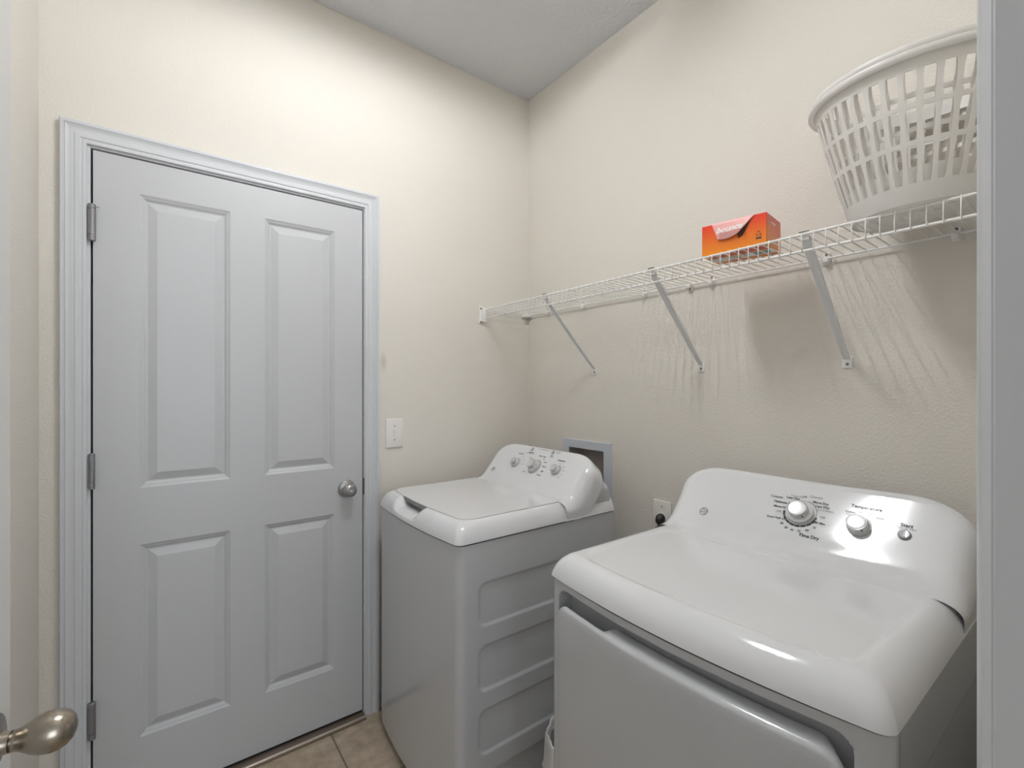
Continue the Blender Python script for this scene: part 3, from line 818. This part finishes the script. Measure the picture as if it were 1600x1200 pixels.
# ------------------------------------------------------------------ utility box in the wall behind the washer
ub = empty('laundry_utility_box', (0, -.41, .96), 'grey-white recessed plumbing box in the wall behind the washing machine', 'utility box')
m = MB()
fo = (-.5595, -.266, .792, 1.093); fi = UB
rows = []
for (y0, y1, z0, z1), x in ((fo, 0), (fo, -.005), ((fo[0] + .003, fo[1] - .003, fo[2] + .003, fo[3] - .003), -.007), ((fi[0] - .002, fi[1] + .002, fi[2] - .002, fi[3] + .002), -.006), (fi, -.004), (fi, .002)):
    rows.append([Vector((x, y0, z0)), Vector((x, y1, z0)), Vector((x, y1, z1)), Vector((x, y0, z1))])
m.grid(rows, closed=True); m.build('box_flange', M_boxw, ub)
y0, y1, z0, z1 = fi
m = MB(); rows = [[Vector((x, y0, z0)), Vector((x, y1, z0)), Vector((x, y1, z1)), Vector((x, y0, z1))] for x in (.002, .090)]
m.grid(rows, closed=True); m.add(rows[-1], [(0, 1, 2, 3)]); m.build('box_recess', M_boxi, ub)
for y in (-.36, -.46):
    MB().tube([(.06, y, z0), (.06, y, z0 + .05), (.045, y, z0 + .065)], .012, 12).build('valve', M_thr2, ub, angle=40)

# outlet and plug
ou = empty('wall_outlet', (0, -.8095, .842), 'cream single outlet plate with a black plug on the wall between washer and dryer', 'outlet')
MB().rbox((-.006, -.849, .781), (0, -.770, .9025), .0028).build('outlet_plate', M_plate2, ou, angle=30)
MB().lathe([(.018, 0), (.0175, .002), (.0005, .002)], frame((-.006, -.8095, .842), (0, -1, 0), (0, 0, 1)), 28).build('receptacle', M_plate2, ou)
for z in (.8805, .803): MB().lathe([(.0026, 0), (.0024, .0014)], frame((-.006, -.8095, z), (0, -1, 0), (0, 0, 1)), 12).build('screw', M_screw, ou)
pc = empty('power_cord', (-.02, -.8095, .835), 'black appliance plug and cord hanging from the cream wall outlet', 'power cord')
m = MB(); Mp = frame((-.0085, -.8095, .838), (0, -1, 0), (0, 0, 1))
rows = []
for h, wx, wy, dz in ((0, .0165, .0165, 0), (.004, .0175, .0175, 0), (.014, .0165, .017, -.001), (.022, .0125, .014, -.006), (.026, .006, .008, -.008)):
    rows.append([Mp @ Vector((wx * math.cos(q) * (1 if abs(math.cos(q)) < .9 else .97), wy * math.sin(q) + dz, h)) for q in [2 * PI * j / 24 for j in range(24)]])
m.grid(rows, closed=True); m.add(rows[0], [tuple(range(24))]); m.add(rows[-1], [tuple(range(24))])
m.build('plug', M_black, pc, smooth=True)
MB().tube([(-.022, -.8095, .832), (-.024, -.809, .812), (-.022, -.808, .77), (-.022, -.800, .66), (-.03, -.78, .5), (-.03, -.76, .3), (-.03, -.74, .1), (-.045, -.735, .012)], .0065, 10).build('cord', M_black, pc, smooth=True)

# ------------------------------------------------------------------ wire shelf
ws = empty('wire_shelf', (0, -.9, 1.70), 'long white wire shelf fixed along the wall above the washer and dryer', 'shelf')
FX, ZT, ZB = -.2745, 1.7005, 1.6600
YR = YD + .006; YL = -.012
m = MB(); m.tube([(FX, YL, ZT), (FX, YR, ZT)], .0032, 10); m.tube([(FX, YL, ZB), (FX, YR, ZB)], .0032, 10)
m.build('front_rail', M_wire, ws, smooth=False, angle=50)
m = MB(); m.tube([(-.014, YL, 1.694), (-.014, YR, 1.694)], .0030, 10); m.tube([(-.135, YL, 1.6955), (-.135, YR, 1.6955)], .0024, 8)
m.build('back_rail', M_wire, ws, angle=50)
n = int((YL - YR) / .0254); m = MB()
for i in range(n + 1):
    y = -.0165 - i * .02555
    if y < YR: break
    m.tube([(-.008, y, 1.6985), (-.135, y, 1.6998), (FX + .004, y, 1.7038), (FX - .0035, y, 1.7028), (FX - .0042, y, 1.6985), (FX - .0042, y, ZB - .004)], .00155, 6)
m.build('cross_wires', M_wire, ws, angle=60)
# end bracket on the back wall
m = MB(); m.rbox((-.304, -.006, 1.633), (-.282, 0, 1.716), .002); m.rbox((-.290, -.018, 1.640), (-.2715, 0, 1.709), .002)
eb = m.build('end_bracket', M_wire, ws, angle=40)
for z in (1.704, 1.640): MB().lathe([(.0045, 0), (.004, .002)], frame((-.295, -.006, z), (1, 0, 0), (0, 0, 1)), 12).build('screw', M_screw, eb)
MB().rbox((-.045, -.03, 1.684), (-.002, 0, 1.700), .002).build('end_bracket', M_wire, ws, angle=40)
# diagonal braces
for ty, by in ((-.4450, -.4650), (-.9620, -.9680), (-1.4010, -1.4030)):
    a = Vector((FX + .006, ty, 1.6925)); b_ = Vector((-.004, by, 1.408)); d = (b_ - a).normalized()
    side = Vector((0, 1, 0)); up = side.cross(d).normalized()
    m = MB(); L = (b_ - a).length
    for k in range(1):
        rows = []
        N = 14
        for i in range(N + 1):
            t = i / N; c = a + d * (L * t); wd = lerp(.0115, .0085, t); hh = .006 * math.sin(PI * min(1, max(0, t))) ** .3
            rows.append([c + side * (-wd) + up * 0, c + side * (-wd * .9) - up * 0 + up * hh, c + side * 0 + up * hh * .2, c + side * (wd * .9) + up * hh, c + side * wd, c + side * (wd * .8) - up * .0005, c - up * .0008 - up * 0, c - side * (wd * .8) - up * .0005])
        m.grid(rows, closed=True)
    m.rbox((FX + .002, ty - .009, 1.686), (FX + .016, ty + .009, 1.6975), .002)
    bz = m.build('support_brace', M_brace, ws, angle=40)
    f = MB().rbox((-.004, by - .0125, 1.384), (0, by + .0125, 1.415), .0015); ft = f.build('brace_foot', M_wire, bz, angle=40)
    MB().lathe([(.0042, 0), (.0036, .002)], frame((-.004, by, 1.395), (0, -1, 0), (0, 0, 1)), 12).build('screw', M_screw, ft)
    MB().tube([(FX - .003, ty - .011, 1.7065), (FX - .003, ty + .011, 1.7065)], .0016, 6).build('brace_hook', M_screw, bz)
# wall clips
for y, low in ((-.1615, 0), (-.4033, 0), (-.7314, 0), (-.9273, 1), (-1.0097, 0), (-1.3544, 0), (-1.6241, 0)):
    m = MB(); m.rbox((-.007, y - .009, 1.678 if not low else 1.672), (0, y + .009, 1.712 if not low else 1.700), .002)
    m.rbox((-.021, y - .0075, 1.682), (-.006, y + .0075, 1.697), .003)
    c = m.build('wall_clip', M_wire, ws, angle=40)
    MB().lathe([(.0042, 0), (.0036, .0018)], frame((-.007, y, 1.7065 if not low else 1.678), (0, -1, 0), (0, 0, 1)), 12).build('screw', M_screw, c)

# ------------------------------------------------------------------ dryer sheet carton
ca = math.atan2(.044, -.1645)                    # direction of the long front face, left to right
p0 = Vector((-.264, -1.128, 1.7062)); xd = Vector((.0230, -.1680, 0)).normalized()
Rz = Matrix.Rotation(math.atan2(xd.y, xd.x), 4, 'Z')
bx = empty('dryer_sheet_box', p0, 'orange and red carton of dryer sheets lying on the wire shelf', 'carton', rot=Rz)
MBx = WORLD[bx.name]                              # local x along the front, y towards the wall, z up
BL, BD, BH = .171, .120, .0870
m = MB(); m.rbox((0, 0, 0), (BL, BD, BH), .0012, MBx, seg=2); m.build('carton', M_carton, bx)
m = MB(); m.add([MBx @ Vector(p) for p in ((BL + .0004, .002, .002), (BL + .0004, BD - .002, .002), (BL + .0004, BD - .002, BH - .002), (BL + .0004, .002, BH - .002))], [(0, 1, 2, 3)])
m.build('end_panel', M_carton_side, bx)
# underside print seen through the wires
for (x0, x1, y0, y1, mm) in ((.004, .167, .045, .088, M_white), (.006, .165, .006, .036, M_redp), (.05, .10, .050, .062, M_yel), (.06, .082, .066, .080, M_btn), (.12, .16, .05, .08, M_btn)):
    off = -.0004 if mm in (M_white, M_redp) else -.0007
    MB().add([MBx @ Vector(p) for p in ((x0, y0, off), (x1, y0, off), (x1, y1, off), (x0, y1, off))], [(0, 1, 2, 3)]).build('base_print', mm, bx)
# flap folded over the front
rows = []; NF = 18
for j in range(11):
    t = j / 10; row = []
    for i in range(NF + 1):
        s_ = i / NF
        xl = lerp(.028, .046, t); xr = lerp(.143, .102, t)
        x = lerp(xl, xr, s_)
        z = BH + .0006 - t * (.0475 + .006 * math.sin(PI * s_) - .006 * s_)
        out = .0012 + .011 * t * (1 - t * .4) * (.35 + .65 * s_)
        row.append(MBx @ Vector((x, -out, z)))
    rows.append(row)
top = [MBx @ Vector((lerp(.028, .143, i / NF), .004, BH + .0008)) for i in range(NF + 1)]
m = MB(); m.grid([top] + rows); fl = m.build('carton_flap', M_pink, bx, smooth=True)
so = fl.modifiers.new('thickness', 'SOLIDIFY'); so.thickness = .0006
MB().prism([(.092, .080), (.138, .0855), (.112, .038), (.100, .032)], MBx @ frame((0, -.0003, 0), (1, 0, 0), (0, 0, 1)), .0002).build('carton_opening', M_kraft, bx)
a0 = Vector((.055, -.0118, .056)); a1 = Vector((.123, -.0125, .0665))
Mt = MBx @ frame(Vector((.0795, -.0128, .0620)), Vector((1, -.02, .03)), Vector((0.0, .19, 1)))
m = MB(); text_into(m, 'bounce', Mt, .0235, bold=.022, shear=.35, h=.0006); m.build('printed_lettering', M_white, fl)
Ms = MBx @ frame((BL + .0009, .050, .068), (0, 1, 0), (0, 0, 1))
m = MB(); text_into(m, 'bounce', Ms, .0135, bold=.02, shear=.2, h=.0002); m.build('printed_lettering', M_white, bx)
# small recycling mark and bar on the front
m = MB(); Mf = MBx @ frame((.152, -.0006, .034), (1, 0, 0), (0, 0, 1))
for k in range(3):
    Mk = Mf @ Matrix.Rotation(2 * PI * k / 3 + PI / 2, 4, 'Z') @ Matrix.Translation((.0052, 0, 0))
    m.prism([(-.0018, -.003), (.0018, -.0015), (.0018, .0015), (-.0018, .003), (-.0006, 0)], Mk, .0003)
m.prism([(-.007, -.014), (.007, -.014), (.007, -.0095), (-.007, -.0095)], Mf, .0003)
m.build('printed_mark', M_text, bx)

# ------------------------------------------------------------------ laundry baskets, nested
def basket(name, label, cx, cy, zb, hh, rbx, rby, rtx, rty, tilt, nbars, bottom=True):
    t = empty(name, (cx, cy, zb), label, 'laundry basket', 'nested laundry baskets')
    def P(t_, q, ins=0.0):
        f = t_ ** .85
        rx = lerp(rbx, rtx, f) - ins; ry = lerp(rby, rty, f) - ins
        x = rx * math.cos(q); y = ry * math.sin(q)
        return Vector((cx + x, cy + y, zb + hh * t_ + tilt * t_ * (y / rty)))
    N = 120
    def band(t0, t1, th=.0022, steps=3):
        rows = []
        for k in range(steps + 1): rows.append([P(lerp(t0, t1, k / steps), 2 * PI * j / N) for j in range(N)])
        for k in range(steps + 1): rows.append([P(lerp(t1, t0, k / steps), 2 * PI * j / N, th) for j in range(N)])
        rows.append(rows[0]); return rows
    m = MB()
    for t0, t1 in ((0, .13), (.385, .42), (.635, .67), (.885, 1.0)): m.grid(band(t0, t1), closed=True)
    wide = 2 * PI / nbars * .30
    for i in range(nbars):
        q = 2 * PI * i / nbars
        for t0, t1 in ((.13, .39), (.42, .64), (.67, .89)):
            rows = []
            for k in range(5):
                tt = lerp(t0, t1, k / 4); fl = 1 + .55 * (abs(k - 2) / 2) ** 3
                w2 = wide / 2 * fl
                rows.append([P(tt, q - w2), P(tt, q + w2), P(tt, q + w2, .0022), P(tt, q - w2, .0022)])
            m.grid(rows, closed=True)
    # base with ribs
    for rr in (0.30, .62):
        rows = [[Vector((cx + rbx * rr * math.cos(2 * PI * j / N), cy + rby * rr * math.sin(2 * PI * j / N), zb + z)) for j in range(N)] for z in (0, .004)]
        m.grid(rows, closed=True)
    cen = [Vector((cx + rbx * .98 * math.cos(2 * PI * j / N), cy + rby * .98 * math.sin(2 * PI * j / N), zb + .003)) for j in range(N)]
    if bottom: m.add(cen, [tuple(range(N))])
    m.build('basket_body', M_bask, t, angle=40)
    m = MB(); rows = []
    for do, dz in ((-.0005, -.0100), (.0100, -.0120), (.0112, -.0115), (.0118, -.0010), (.0108, .0006), (.003, .0010), (-.001, .0004), (-.0025, -.006)):
        rows.append([P(1, 2 * PI * j / N, -do) + Vector((0, 0, dz)) for j in range(N)])
    rows.append(rows[0]); m.grid(rows, closed=True); m.build('basket_rim', M_bask, t, smooth=True)
    return t
BX, BY = -.188, -1.599
basket('laundry_basket', 'white slotted plastic laundry basket standing on the wire shelf', BX, BY, 1.7065, .279, .105, .125, .158, .202, .012, 40)
basket('laundry_basket', 'white plastic laundry basket nested inside the one on the wire shelf', BX, BY, 1.7440, .2585, .102, .122, .150, .194, .012, 40)
